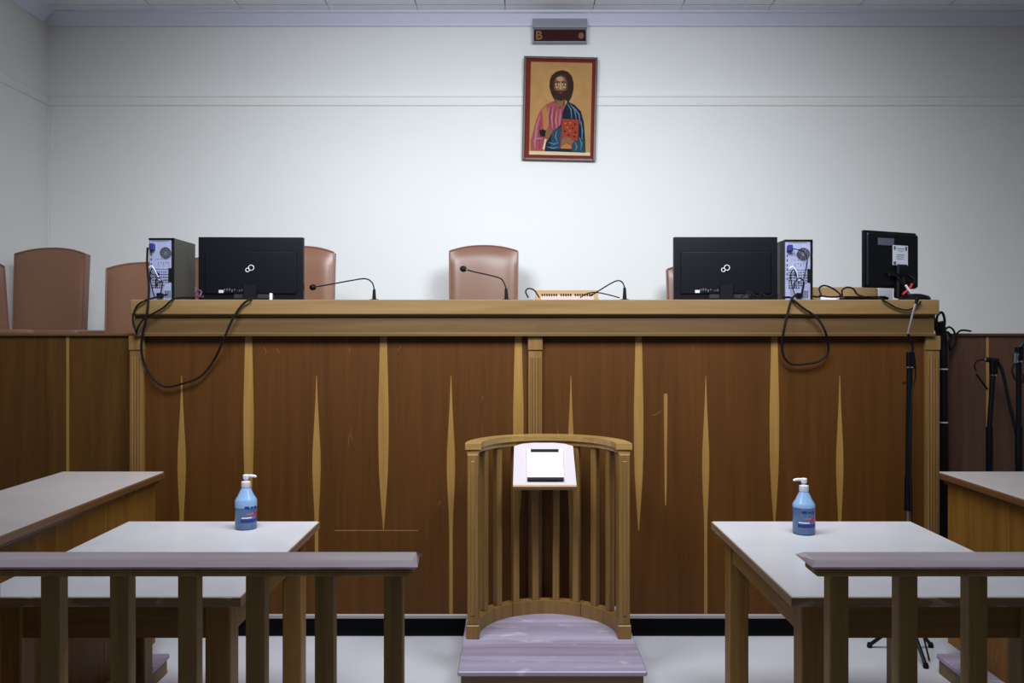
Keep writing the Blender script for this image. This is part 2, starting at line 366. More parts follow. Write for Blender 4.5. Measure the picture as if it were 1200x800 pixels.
# ------------------------------------------------------------------ side counters
def counter(label, plabel, xin, xout, sgn):
    """xin = edge facing the middle of the room; runs along Y"""
    y0, y1, zt, zb = 1.7, 3.96, 0.87, 0.085
    pin = xin-sgn*0.085                                       # platform edge stands out towards the middle
    lo, hi = sorted((pin, xout+sgn*0.05))
    p = thing('step_platform', plabel, 'platform', ((lo+hi)/2, 2.7, 0), 0, 'low platforms under the counters')
    obj('deck', B(lo, hi, 1.55, 3.80, 0.062, zb, 0.004), M['plat'], p)
    obj('riser', B(lo+0.008, hi-0.008, 1.56, 3.79, 0, 0.062), M['plat_side'], p)
    t = thing('counter', label, 'counter', ((xin+xout)/2, 2.8, zb), 0, 'side counters')
    lo, hi = sorted((xin, xout))
    obj('top', B(lo, hi, y0, y1-0.17, zt-0.006, zt, 0.0015) if False else B(lo+0.006, hi-0.006, y0, y1-0.006, zt-0.008, zt, 0.0015), M['lam2'], t)
    obj('edge_moulding', B(lo, hi, y0-0.006, y1, zt-0.034, zt-0.004, 0.004), M['counter_edge'], t)
    obj('under_moulding', B(lo+0.018, hi-0.018, y0+0.01, y1-0.018, zt-0.052, zt-0.034, 0.005), M['counter_edge'], t)
    xi = xin+sgn*0.035; xo = xout-sgn*0.035
    seams = [3.935, 3.795, 3.45, 3.08, 2.72, 2.36, 2.0, 1.73]
    for a, b in zip(seams[:-1], seams[1:]):
        l, h = sorted((xi, xi+sgn*0.018))
        obj('side_panel', B(l, h, b+0.001, a-0.001, zb, zt-0.05, 0.0015), M['counter'], t)
        l, h = sorted((xo, xo-sgn*0.018))
        obj('side_panel', B(l, h, b+0.001, a-0.001, zb, zt-0.05, 0.0015), M['counter'], t)
        l, h = sorted((xi-sgn*0.0015, xi+sgn*0.004))
        if 1.8 < b < 3.7: obj('seam_strip', B(l, h, b-0.003, b+0.003, zb+0.002, zt-0.054), M['inlay'], t)
    l, h = sorted((xi+sgn*0.018, xo-sgn*0.018))
    obj('end_panel', B(l, h, 3.912, 3.93, zb, zt-0.05), M['counter'], t)
counter('pale topped side counter at the far left, beside the left table', 'low worn platform under the left counter', -1.617, -2.095, -1)
counter('pale topped side counter at the far right, beside the right table', 'low worn platform under the right counter', 1.966, 2.45, 1)

# ------------------------------------------------------------------ tables
def table(label, x0, x1, y0, y1, flip):
    z = 0.75
    t = thing('table', label, 'table', ((x0+x1)/2, (y0+y1)/2, 0), 0, 'pale topped tables')
    obj('tabletop', B(x0+0.004, x1-0.004, y0+0.004, y1-0.004, z-0.026, z, 0.003), M['lam'], t)
    obj('edge_band', B(x0+0.004, x1-0.004, y0, y0+0.006, z-0.030, z-0.002, 0.002), M['edge'], t)
    obj('edge_band', B(x0+0.004, x1-0.004, y1-0.006, y1, z-0.030, z-0.002, 0.002), M['edge'], t)
    obj('edge_band', B(x0, x0+0.006, y0, y1, z-0.030, z-0.002, 0.002), M['edge_y'], t)
    obj('edge_band', B(x1-0.006, x1, y0, y1, z-0.030, z-0.002, 0.002), M['edge_y'], t)
    i, w = 0.045, 0.075
    for a in (x0+i, x1-i-w):
        for b in (y0+i, y1-i-w):
            obj('leg', B(a, a+w, b, b+w, 0, z-0.026, 0.004), M['leg'], t)
    for b in (y0+i+0.012, y1-i-0.012-0.022):
        obj('apron', B(x0+i+w, x1-i-w, b, b+0.022, 0.612, z-0.027), M['apron'], t)
    for a in (x0+i+0.012, x1-i-0.012-0.022):
        obj('apron', B(a, a+0.022, y0+i+w, y1-i-w, 0.612, z-0.027), M['apron_y'], t)
table('pale topped wooden table on the left, with a sanitizer bottle near its back edge', -1.56, -0.783, 2.45, 3.45, 0)
table('pale topped wooden table on the right, in front of the tall microphone stand', 0.797, 1.606, 2.45, 3.45, 1)

# ------------------------------------------------------------------ railings
def railing(label, x0, x1, tip, posts):
    """tip: which end is in view (+1 = right end, -1 = left end)"""
    t = thing('railing', label, 'railing', ((x0+x1)/2, 1.93, 0), 0, 'wooden railings in the foreground')
    prof = [(1.972, 1.0), (1.900, 1.0), (1.876, 0.991), (1.884, 0.984), (1.980, 0.984), (1.990, 0.990)]
    bm = bmesh.new(); prism(bm, [(0, y, z) for y, z in prof], (1, 0, 0))
    for v in bm.verts:
        e = v.co.x > 0.5; y, z = v.co.y, v.co.z
        inset = 0.014 if z > 0.995 else (0.0 if z > 0.987 else 0.008)
        v.co.x = (x1-(inset if tip > 0 else 0)) if e else (x0+(inset if tip < 0 else 0))
    obj('handrail', bm, M['rail'], t)
    a, b = (x0, x1-0.014) if tip > 0 else (x0+0.014, x1)
    obj('under_rail', B(a, b, 1.893, 1.968, 0.964, 0.9845, 0.006), M['bal'], t)
    for c in posts:
        obj('baluster', B(c-0.021, c+0.021, 1.91, 1.952, 0, 0.965, 0.003), M['bal'], t)
dP = 1.91
railing('wooden railing across the left foreground', -2.15, -0.211, 1, [(c-602)*dP/1000 for c in (460.5, 379.5, 298.5, 219, 139, 58, -23, -103, -183)])
railing('wooden railing across the right foreground', 0.656, 2.30, -1, [(c-602)*dP/1000 for c in (984, 1065, 1147, 1228, 1309, 1390, 1471)])

# ------------------------------------------------------------------ witness stand
wx, wy, R = 0.153, 3.765, 0.332
ws = thing('witness_stand', 'half-round wooden witness stand on a worn platform in the middle', 'witness stand', (wx, 3.77, 0))
PZ = 0.173
obj('platform_deck', B(wx-0.375, wx+0.375, 3.37, 4.19, PZ-0.020, PZ, 0.004), M['plat'], ws)
obj('platform_riser', B(wx-0.362, wx+0.362, 3.385, 4.18, 0, PZ-0.020), M['plat_side'], ws)
def arc(bm, r0, r1, z0, z1, a0, a1, n):
    secs = []
    for k in range(n+1):
        a = a0+(a1-a0)*k/n; c, s = math.cos(a), math.sin(a)
        secs.append([bm.verts.new((wx+r*c, wy+r*s, z)) for r, z in ((r0, z0), (r1, z0), (r1, z1), (r0, z1))])
    for p, q in zip(secs[:-1], secs[1:]):
        for k in range(4): bm.faces.new((p[k], p[(k+1) % 4], q[(k+1) % 4], q[k]))
    bm.faces.new(secs[0]); bm.faces.new(secs[-1][::-1])
def Arc(*a): bm = bmesh.new(); arc(bm, *a); return bm
dlt = math.radians(4.5)
ring = obj('top_rail', Arc(R-0.035, R+0.035, 1.000, 1.025, -dlt, PI+dlt, 48), M['stand_x'], ws, True)
obj('rail_moulding', Arc(R-0.024, R+0.026, 0.978, 1.000, -dlt*0.8, PI+dlt*0.8, 48), M['stand_x'], ws, True)
for i, (a, b) in enumerate(((-3, 58), (58, 121), (121, 183))):     # the foot rail is jointed in three
    obj('foot_rail', Arc(R-0.026, R+0.026, PZ, PZ+0.062, math.radians(a+0.3), math.radians(b-0.3), 18), M['stand'], ws, True)
for s in (-1, 1):
    x = wx+s*R
    p = obj('corner_post', B(x-0.024, x+0.024, wy-0.030, wy+0.018, PZ+0.06, 0.979, 0.003), M['stand'], ws)
    obj('post_foot', B(x-0.029, x+0.029, wy-0.037, wy+0.020, PZ, PZ+0.060, 0.003), M['stand'], p)
    obj('flute', B(x-0.010, x+0.010, wy-0.0325, wy-0.028, PZ+0.10, 0.95, 0.002), M['stand'], p)
for k in range(10):
    a = math.radians(90-8.7-17.4*4+17.4*k) if False else math.radians(11.7+17.4*k)
    x, y = wx+R*math.cos(a), wy+R*math.sin(a)
    bm = B(-0.016, 0.016, -0.016, 0.016, PZ+0.060, 0.979, 0.003)
    bmesh.ops.rotate(bm, verts=bm.verts[:], matrix=Matrix.Rotation(a, 3, 'Z'))
    bmesh.ops.translate(bm, verts=bm.verts[:], vec=(x, y, 0))
    obj('baluster', bm, M['stand'], ws)
# sloping reading board hung inside the back of the ring
pA = Vector((wx, 4.045, 0.992)); pB = Vector((wx, 3.868, 0.823))
sl = (pB-pA).normalized(); nrm = Vector((0, sl.z, -sl.y)); nrm = nrm if nrm.z > 0 else -nrm
Ls = (pB-pA).length
def board_pt(u, v, h=0.0): return pA+Vector((u, 0, 0))+sl*v+nrm*h
hw0, hw1 = 0.139, 0.144
outl = [(-hw0, 0.02), (-0.10, 0.006), (-0.05, 0.0), (0.05, 0.0), (0.10, 0.006), (hw0, 0.02), (hw1, Ls), (-hw1, Ls)]
xo = -0.012
bm = bmesh.new(); prism(bm, [board_pt(u+xo, v) for u, v in outl], nrm*-0.018)
M['board'] = mat('lacquered_board', '#b8afb2', 0.3, coat=0.6, noise=0.03, nscale=8)  # pale tone paints lamp glare onto the lacquered wood
rb = obj('reading_board', bm, M['board'], ws, label='lacquered wooden sloping reading board, lamp glare painted pale')
bm = bmesh.new(); prism(bm, [board_pt(u+xo, v) for u, v in [(-hw1, Ls), (hw1, Ls), (hw1, Ls+0.010), (-hw1, Ls+0.010)]], nrm*-0.024)
obj('front_lip', bm, M['stand_x'], rb)
bm = bmesh.new(); box(bm, wx+xo-0.02, wx+xo+0.02, 4.03, 4.07, 0.90, 0.965); obj('bracket', bm, M['stand'], ws)
# laminated sheet in a low tray, lying on the board
sh = thing('document_tray', 'white tray with a blank white sheet on the sloping board of the witness stand', 'tray', board_pt(0, 0.12, 0.0005))
def quad_on(u0, u1, v0, v1, h0, h1):
    bm = bmesh.new(); prism(bm, [board_pt(u, v, h0) for u, v in [(u0, v0), (u1, v0), (u1, v1), (u0, v1)]], nrm*(h1-h0)); return bm
ux = -0.008
obj('tray_base', quad_on(ux-0.083, ux+0.083, 0.045, 0.222, 0.0005, 0.004), M['sheet'], sh)
obj('sheet', quad_on(ux-0.062, ux+0.062, 0.062, 0.205, 0.004, 0.0055), M['paper'], sh, label='blank white sheet')
obj('tray_rim', quad_on(ux-0.083, ux-0.066, 0.045, 0.212, 0.004, 0.012), M['sheet'], sh)
obj('tray_rim', quad_on(ux+0.066, ux+0.083, 0.045, 0.212, 0.004, 0.012), M['sheet'], sh)
obj('clip_bar', quad_on(ux-0.066, ux+0.066, 0.047, 0.060, 0.004, 0.011), M['black_m'], sh, label='black bar along the top of the tray')
obj('clip_bar', quad_on(ux-0.083, ux+0.083, 0.211, 0.226, 0.004, 0.013), M['black_m'], sh, label='black bar along the foot of the tray')

# ------------------------------------------------------------------ judges' chairs
def chair(label, cx, d, w, ztop, rz=0.0):
    t = thing('judge_chair', label, 'chair', (0, 0, 0), 0, 'leather chairs behind the benches')
    h = ztop-ZP; zb = 0.50; a = 0.035                      # local, facing -Y; base at z 0
    nu, nv = 20, 14
    def outline_z(u): return h-0.040*abs(u)**2.2
    bm = bmesh.new(); front = []; back = []
    for j in range(nv+1):
        fr, bk = [], []
        for i in range(nu+1):
            u = -1+2*i/nu; v = j/nv
            z = zb+(outline_z(u)-zb)*v
            x = u*w/2*(0.97+0.03*v)
            wrap = -0.03*u*u
            edge = (1-abs(u)**6)*(1-abs(2*v-1)**8)
            yr = 0.04*(v-0.2)
            fr.append(bm.verts.new((x, yr-0.035-0.030*edge+wrap, z)))
            bk.append(bm.verts.new((x, yr+0.035+0.012*edge+wrap, z)))
        front.append(fr); back.append(bk)
    for j in range(nv):
        for i in range(nu):
            bm.faces.new((front[j][i], front[j][i+1], front[j+1][i+1], front[j+1][i]))
            bm.faces.new((back[j][i], back[j+1][i], back[j+1][i+1], back[j][i+1]))
    for j in range(nv):
        for i in (0, nu):
            bm.faces.new((front[j][i], front[j+1][i], back[j+1][i], back[j][i]))
    for j in (0, nv):
        for i in range(nu):
            bm.faces.new((front[j][i], front[j][i+1], back[j][i+1], back[j][i]))
    path = [f[0].co.copy() for f in front]+[v.co.copy() for v in front[-1]]+[f[nu].co.copy() for f in front[::-1]]
    br = obj('backrest', bm, M['leather'], t, True, local=True)
    obj('piping', T(path, 0.006, 6, 0), M['pipe'], br, True, local=True)
    obj('seat', B(-w/2, w/2, -0.46, -0.02, 0.40, 0.51, 0.035, 3), M['leather'], t, True, local=True)
    for s in (-1, 1):
        x = s*(w/2+0.035)
        ar = obj('armrest', B(x-0.03, x+0.03, -0.42, -0.02, 0.60, 0.632, 0.012, 2), M['leather'], t, True, local=True)
        obj('arm_support', B(x-0.015, x+0.015, -0.30, -0.22, 0.44, 0.602, 0.004), M['black'], ar, local=True)
        obj('arm_bracket', B(min(s*(w/2-0.02), x), max(s*(w/2-0.02), x), -0.29, -0.23, 0.43, 0.455), M['black'], ar, local=True)
    obj('column', Lt([(0.03, 0.10), (0.03, 0.25), (0.022, 0.25), (0.022, 0.40)], 16, (0, -0.25, 0)), M['chrome'], t, True, local=True)
    for k in range(5):
        an = 2*PI*k/5+0.3; c, s = math.cos(an), math.sin(an)
        lg = obj('base_leg', T([(0, -0.25, 0.12), (0.15*c, -0.25+0.15*s, 0.10), (0.24*c, -0.25+0.24*s, 0.065)], (0.026, 0.016), 8, 3), M['black'], t, True, local=True)
        obj('caster', Lt([(0.02, 0.0), (0.027, 0.01), (0.027, 0.04), (0.015, 0.06)], 12, (0.24*c, -0.25+0.24*s, 0)), M['black'], lg, True, local=True)
    t.location = ((cx-602)*d/1000, d, ZP); t.rotation_euler = (0, 0, rz)
    return t
chair('brown leather chair turned sideways at the extreme left, cut by the frame', 602-2.975*1000/4.745, 4.745, 0.36, 1.5+0.091*4.80, PI/2)
chair('brown leather high-back chair fully in view behind the left side bench', 62, 5.53, 0.452, 1.5+0.102*5.53)
chair('lower brown leather chair half hidden by the left computer tower', 173, 5.20, 0.46, 1.5+0.085*5.20, 0.06)
chair('brown leather chair showing only in the gap between left tower and left monitor', 262, 5.88, 0.45, 1.5+0.094*5.88)
chair('brown leather chair rising behind the right edge of the left monitor', 352, 5.30, 0.43, 1.5+0.104*5.30)
chair('brown leather chair alone in the middle, behind the central microphone', 567, 5.75, 0.455, 1.5+0.105*5.75)
chair('brown leather chair peeping out left of the right wide monitor', 823, 5.75, 0.48, 1.5+0.084*5.75)

# ------------------------------------------------------------------ computers
def tower(label, x, d, w, h, dep, rz=0, side='R'):
    t = thing('computer_tower', label, 'computer', (0, 0, 0), 0, 'computer towers on the bench')
    # local: rear plate on y=0 facing -Y, width along X from 0 to w, base z=0
    obj('case', B(0, w, 0.004, dep, 0, h, 0.002), M['grey_case'], t, local=True)
    a0, a1 = (0.012, w-0.018) if side == 'R' else (0.012, w-0.014)
    plate = obj('rear_plate', B(0.004, w-0.004, 0.0, 0.006, 0.002, h-0.010, 0.001), M['zinc'], t, local=True)
    obj('side_flange', B(w-0.013, w-0.001, -0.003, 0.004, 0.004, h-0.003), M['black_m'], plate, local=True)
    obj('top_flange', B(0.0, w-0.001, -0.003, 0.004, h-0.010, h), M['black_m'], plate, local=True)
    obj('slot_cover', B(w-0.028, w-0.010, -0.004, 0.002, 0.30*h, 0.52*h), M['black_m'], plate, local=True)
    # fan grille
    cx, cz, r = w*0.66, h*0.76, w*0.23
    bm = bmesh.new(); tube(bm, [(cx+r*math.cos(q), -0.001, cz+r*math.sin(q)) for q in [2*PI*k/24 for k in range(25)]], 0.0016, 6, 0)
    for rr in (0.35, 0.68):
        tube(bm, [(cx+rr*r*math.cos(q), -0.001, cz+rr*r*math.sin(q)) for q in [2*PI*k/20 for k in range(21)]], 0.0011, 5, 0)
    for q in range(6):
        tube(bm, [(cx+r*math.cos(q*PI/6), -0.001, cz+r*math.sin(q*PI/6)), (cx-r*math.cos(q*PI/6), -0.001, cz-r*math.sin(q*PI/6))], 0.0010, 5, 0)
    bm2 = bmesh.new(); prism(bm2, [(cx+r*math.cos(2*PI*k/24), -0.0008, cz+r*math.sin(2*PI*k/24)) for k in range(24)], (0, 0.002, 0))
    fb = obj('fan_opening', bm2, M['hole'], plate, local=True)
    obj('fan_grille', bm, M['mesh_grey'], plate, local=True)
    # punched vents and sockets, joined: too small to pick apart
    bm = bmesh.new(); rnd = random.Random(3)
    for k in range(7): box(bm, 0.010, 0.015, -0.0012, 0.001, h*(0.34+0.075*k), h*(0.34+0.075*k)+0.012)
    for r_, n in ((0.60, 5), (0.655, 4), (0.57, 4)):
        for k in range(n):
            if rnd.random() < 0.75: xx = w*(0.36+0.1*k); box(bm, xx, xx+0.004, -0.0012, 0.001, h*r_, h*r_+0.004)
    for z_, n, s in ((0.455, 7, 0.005), (0.41, 8, 0.0065), (0.365, 8, 0.007), (0.32, 8, 0.007), (0.285, 8, 0.0055), (0.24, 6, 0.006), (0.20, 5, 0.007)):
        for k in range(n): xx = w*(0.14+0.085*k); box(bm, xx, xx+s, -0.0018, 0.001, h*z_, h*z_+s*0.9)
    for a in range(5):
        for b in range(5):
            xx = w*0.62+a*0.0065; zz = h*0.05+b*0.0075; box(bm, xx, xx+0.004, -0.0012, 0.001, zz, zz+0.005)
    for zz in (0.50, 0.945): box(bm, w*0.12, w*0.80, -0.001, 0.001, h*zz, h*zz+0.0018)
    vn = obj('vents', bm, M['hole'], plate, local=True); vn['kind'] = 'stuff'
    obj('display_plug', B(0.010, 0.034, -0.028, 0.0, h*0.80, h*0.80+0.034, 0.004), M['blue_plug'], plate, local=True, label='dark blue plug')
    obj('power_plug', B(w*0.38, w*0.38+0.028, -0.030, 0.0, h*0.045, h*0.045+0.024, 0.003), M['black'], plate, local=True)
    for k, (a, b) in enumerate(((0.30, 0.25), (0.46, 0.32), (0.36, 0.42))):
        obj('jack', B(w*a, w*a+0.008, -0.016, 0.0, h*b, h*b+0.007, 0.001), M['white_pl'] if k == 1 else M['black'], plate, local=True)
    for k, pts in enumerate(([(w*0.30, -0.012, h*0.27), (w*0.42, -0.03, h*0.36), (w*0.62, -0.03, h*0.30), (w*0.55, -0.028, h*0.12), (w*0.48, -0.03, h*0.06)],
                            [(0.030, -0.03, h*0.84), (w*0.55, -0.035, h*0.80), (w*0.72, -0.035, h*0.66), (w*0.62, -0.035, h*0.40), (w*0.50, -0.03, 0.012)],
                            [(w*0.38, -0.012, h*0.43), (w*0.24, -0.03, h*0.50), (w*0.14, -0.03, h*0.40), (w*0.22, -0.03, h*0.20), (w*0.34, -0.03, 0.012)])):
        if side == 'L' or k != 1: obj('lead', T(pts, 0.0028, 6, 5), M['rubber'], plate, True, local=True)
    obj('lead', T([(w*0.46, -0.014, h*0.33), (w*0.36, -0.03, h*0.46), (w*0.22, -0.032, h*0.55), (w*0.10, -0.03, h*0.52)], 0.0024, 6, 5), M['white_pl'], plate, True, local=True, label='thin white lead')
    t.location = (x, d, DT); t.rotation_euler = (0, 0, rz)
    return t
dT = 4.30
xl = (174.5-602)*dT/1000
tower('charcoal computer tower standing on the left end of the bench', xl, dT, 0.128, 0.316, 0.285, 0, 'R')
xr = (919.5-602)*dT/1000
tower('charcoal computer tower standing right of the right wide monitor', xr, dT, 0.142, 0.308, 0.285, 0, 'L')

# ------------------------------------------------------------------ monitors
def ring_bm(cx, cz, r, t, y):
    return T([(cx+r*math.cos(2*PI*k/24), y, cz+r*math.sin(2*PI*k/24)) for k in range(25)], t, 6, 0)
def wide_monitor(label, cx, d, w, h, zb, rz, roll=0.0):
    t = thing('wide_monitor', label, 'monitor', (0, 0, 0), 0, 'wide monitors seen from behind')
    # local: back faces -Y; shell from z=zb (above the desk) to zb+h
    z0, z1 = zb, zb+h
    sh = obj('back_shell', B(-w/2, w/2, 0.0, 0.032, z0, z1, 0.004, 2), M['black'], t, local=True)
    obj('raised_back', B(-w*0.435, w*0.435, -0.008, 0.004, z0+h*0.10, z1-h*0.235, 0.004, 2), M['black'], t, local=True)
    obj('top_ridge', B(-w*0.435, w*0.435, -0.0095, 0.002, z1-h*0.238, z1-h*0.228, 0.001), M['black_m'], t, local=True)
    obj('screen', B(-w/2+0.012, w/2-0.012, 0.031, 0.034, z0+0.02, z1-0.014), M['hole'], t, local=True)
    cz = z0+h*0.50; cx0 = 0.0
    e = obj('emblem', ring_bm(cx0+0.004, cz+0.004, 0.0135, 0.0019, -0.0095), M['logo'], t, True, local=True, label='emblem of two linked silver rings')
    obj('emblem_ring', ring_bm(cx0-0.0145, cz-0.0075, 0.0095, 0.0019, -0.0095), M['logo'], e, True, local=True)
    obj('rating_label', B(-w*0.30, -w*0.255, -0.0095, -0.007, z0+h*0.115, z0+h*0.16), M['sticker'], t, local=True)
    bm = bmesh.new(); rnd = random.Random(5)
    for k in range(9):
        a = -w*0.30+w*0.21*k/9+w*0.05; box(bm, a, a+w*0.012, -0.0095, -0.007, z0+h*0.13+rnd.random()*0.008, z0+h*0.14+rnd.random()*0.012+0.004)
    q = obj('label_print', bm, M['ink'], t, local=True); q['kind'] = 'stuff'
    obj('socket_bay', B(-w*0.16, w*0.22, -0.004, 0.004, z0+0.004, z0+h*0.10, 0.002), M['hole'], t, local=True)
    nk = obj('stand_neck', B(-0.035, 0.035, -0.024, -0.007, 0.012, z0+h*0.24, 0.004), M['black_m'], t, local=True)
    obj('stand_foot', B(-0.11, 0.11, -0.075, 0.13, 0.0, 0.014, 0.006), M['black'], t, local=True)
    t.location = ((cx-602)*d/1000, d, DT); t.rotation_euler = (0, roll, rz)
    return t
dM = 4.38
wide_monitor('black wide monitor seen from behind, next to the left computer tower', 294, dM, 0.535, 0.324, 0.006, 0.03, 0.0)
wide_monitor('black wide monitor seen from behind, in front of the right part of the wall', 850.5, dM, 0.532, 0.325, 0.006, 0.0)
# small squarish monitor, turned
sm = thing('small_monitor', 'small squarish monitor with white sticker, turned, at the right end of the bench', 'monitor', (0, 0, 0))
w, h, z0 = 0.36, 0.286, 0.064
obj('back_shell', B(-w/2, w/2, 0.0, 0.02, z0, z0+h, 0.006, 2), M['black'], sm, local=True)
obj('rear_bulge', B(-w*0.49, w*0.49, -0.018, 0.004, z0+0.003, z0+h*0.96, 0.012, 3), M['black'], sm, local=True)
obj('screen', B(-w/2+0.014, w/2-0.014, 0.018, 0.0225, z0+0.016, z0+h-0.014), M['hole'], sm, local=True)
st = obj('sticker', B(-0.012, 0.092, -0.0235, -0.0215, z0+0.115, z0+0.215), M['sticker'], sm, local=True, label='pale grey printed sticker')
bm = bmesh.new()
for a, b, c, e in ((-0.006, 0.006, 0.192, 0.210), (0.072, 0.086, 0.190, 0.210), (0.012, 0.066, 0.197, 0.200), (0.022, 0.058, 0.186, 0.189), (0.012, 0.068, 0.166, 0.169), (0.012, 0.064, 0.156, 0.159), (0.012, 0.060, 0.146, 0.149), (-0.008, 0.010, 0.117, 0.133)):
    box(bm, a, b, -0.0240, -0.0232, z0+c, z0+e)
obj('print', bm, M['ink'], st, local=True)
obj('tape_patch', B(-0.112, -0.004, -0.0232, -0.0215, z0+0.212, z0+0.248), mat('clear_tape', '#4b4d58', 0.25), sm, local=True, label='strip of shiny tape')
obj('stand_neck', B(0.012, 0.088, -0.034, 0.0, 0.012, z0+0.12, 0.008), M['black'], sm, local=True)
bm = Lt([(0.070, 0.0), (0.076, 0.008), (0.066, 0.022), (0.030, 0.033)], 28, (0.075, -0.077, 0)); obj('stand_foot', bm, M['black'], sm, True, local=True)
obj('socket_hood', B(-0.05, 0.11, -0.034, -0.018, z0+0.055, z0+0.075, 0.004), M['black'], sm, local=True)
for pts, m_ in (([(0.0, -0.03, z0+0.06), (0.03, -0.05, z0+0.02), (0.06, -0.045, 0.03)], 'rubber'), ([(0.05, -0.03, z0+0.06), (0.03, -0.055, z0+0.03), (0.075, -0.05, 0.03)], 'rubber'), ([(0.095, -0.03, z0+0.062), (0.105, -0.055, z0+0.04), (0.06, -0.055, z0-0.01), (0.02, -0.05, 0.022)], 'rubber')):
    obj('lead', T(pts, 0.0035, 6, 5), M[m_], sm, True, local=True)
rbn = obj('ribbon', T([(0.02, -0.055, 0.030), (0.06, -0.058, z0-0.005), (0.085, -0.055, z0+0.02)], 0.006, 6, 4), M['red'], sm, True, local=True, label='red ribbon')
obj('ribbon_end', T([(0.035, -0.060, z0+0.012), (0.062, -0.062, z0-0.02)], 0.006, 6, 0), M['white_pl'], rbn, True, local=True)
sm.location = (1.905, 4.31, DT); sm.rotation_euler = (0, 0, math.radians(24))

# ------------------------------------------------------------------ gooseneck microphones on the bench
def desk_mic(label, base_x, d, pts, head_len):
    b = px(base_x, 350, d)
    t = thing('desk_microphone', label, 'microphone', (b.x, d, DT), 0, 'gooseneck microphones on the bench')
    obj('base', Lt([(0.028, 0), (0.03, 0.006), (0.022, 0.012), (0.006, 0.014)], 20, (b.x, d, DT)), M['black'], t, True)
    P = [px(x, y, dd) for x, y, dd in pts]
    obj('sleeve', T([(b.x, d, DT+0.01), P[0]], (0.011, 0.007), 10, 0), M['black'], t, True)
    obj('gooseneck', T(P, 0.0035, 8, 6), M['rubber'], t, True)
    if head_len:
        e = P[-1]; dr = (P[-1]-P[-2]).normalized()
        obj('collar', T([e-dr*0.012, e+dr*0.004], 0.0055, 10, 0), M['chrome'], t, True)
        R_ = Matrix.Translation(e+dr*0.016) @ dr.to_track_quat('Z', 'Y').to_matrix().to_4x4()
        bm = bmesh.new(); bmesh.ops.create_uvsphere(bm, u_segments=16, v_segments=10, radius=0.0165, matrix=R_ @ Matrix.Diagonal((1, 1, 1.15, 1)))
        obj('windscreen', bm, M['black_m'], t, True)
    return t
desk_mic('gooseneck microphone reaching left from beside the left wide monitor', 438.5, 4.40, [(438.5, 339, 4.40), (436, 331, 4.42), (428, 326.5, 4.44), (412, 328.5, 4.46), (390, 332.5, 4.48), (370, 336, 4.5)], 1)
desk_mic('gooseneck microphone in front of the chair in the middle', 593.5, 4.40, [(593, 338, 4.40), (590, 330, 4.42), (585, 325.5, 4.44), (570, 321.5, 4.46), (556, 318.5, 4.48), (546, 315.8, 4.5)], 1)
desk_mic('gooseneck microphone bent down over the wooden calendar holder', 732, 4.40, [(732, 337, 4.40), (729.5, 331, 4.42), (724, 328.7, 4.44), (715, 332.5, 4.44), (701, 341, 4.45), (691, 347.0, 4.46)], 0)

# wooden calendar holder with a spiral pad
ch = thing('calendar_holder', 'pale wooden holder with a spiral-bound pad near the middle of the bench', 'calendar', (0.28, 4.62, DT))
xa, xb = pxX(628, 4.6), pxX(702, 4.6)
bm = bmesh.new(); prism(bm, [(xa, y, z) for y, z in [(4.60, DT), (4.74, DT), (4.70, DT+0.073), (4.682, DT+0.073)]], (xb-xa, 0, 0)); obj('holder', bm, M['pale_wood'], ch)
bm = bmesh.new(); prism(bm, [(xa+0.025, y, z) for y, z in [(4.585, DT+0.001), (4.600, DT+0.001), (4.635, DT+0.040), (4.628, DT+0.043)]], (xb-xa-0.05, 0, 0)); pad = obj('pad', bm, M['pink_paper'], ch)
for k in range(22):
    x = xa+0.035+k*(xb-xa-0.07)/21
    if k in (7, 13): continue
    obj('spiral_ring', ring_bm(0, 0, 0.007, 0.0042, 0), M['rubber'], pad)
    o = pad.children[-1]
    o.rotation_euler = (0, 0, PI/2); o.location = Vector((x, 4.632, DT+0.042))-ch.location
    for v in o.data.vertices: v.co = v.co+ch.location    # undo the parent offset baked into the ring

# clutter at the right of the bench
top('wooden_box', B(pxX(950, 4.62), pxX(1028, 4.62), 4.62, 4.74, DT, DT+0.087, 0.003), M['pale_wood'], 'long low wooden box lying behind the cables right of the tower', 'box')
top('white_box', B(pxX(1029, 4.62)+0.002, pxX(1046, 4.62), 4.62, 4.72, DT, DT+0.082, 0.003), M['white_pl'], 'small white box against the end of the wooden box', 'box')
pw = top('power_adapter', B(pxX(962, 4.33), pxX(984, 4.33), 4.33, 4.38, DT, DT+0.024, 0.006, 2), M['white_pl'], 'white power adapter lying among the cables right of the tower', 'adapter')
dv = thing('keyboard', 'flat black keyboard stacked by the foot of the small monitor', 'keyboard', (pxX(1015, 4.42), 4.48, DT))
obj('body', B(pxX(989, 4.42), pxX(1042, 4.42), 4.42, 4.56, DT, DT+0.026, 0.005), M['black'], dv)
bm = bmesh.new()
for i in range(12):
    for j in range(5):
        x = pxX(989, 4.42)+0.010+i*0.0180; y = 4.432+j*0.0245; box(bm, x, x+0.0145, y, y+0.019, DT+0.026, DT+0.030)
k_ = obj('keys', bm, M['black_m'], dv); k_['kind'] = 'stuff'

def cable(label, pts, r=0.005, m='rubber', cat='cable', name='cable', group='loose cables on the bench'):
    return top(name, T([px(*p) if len(p) == 3 else p for p in pts], r, 8, 6), M[m], label, cat, group, True)
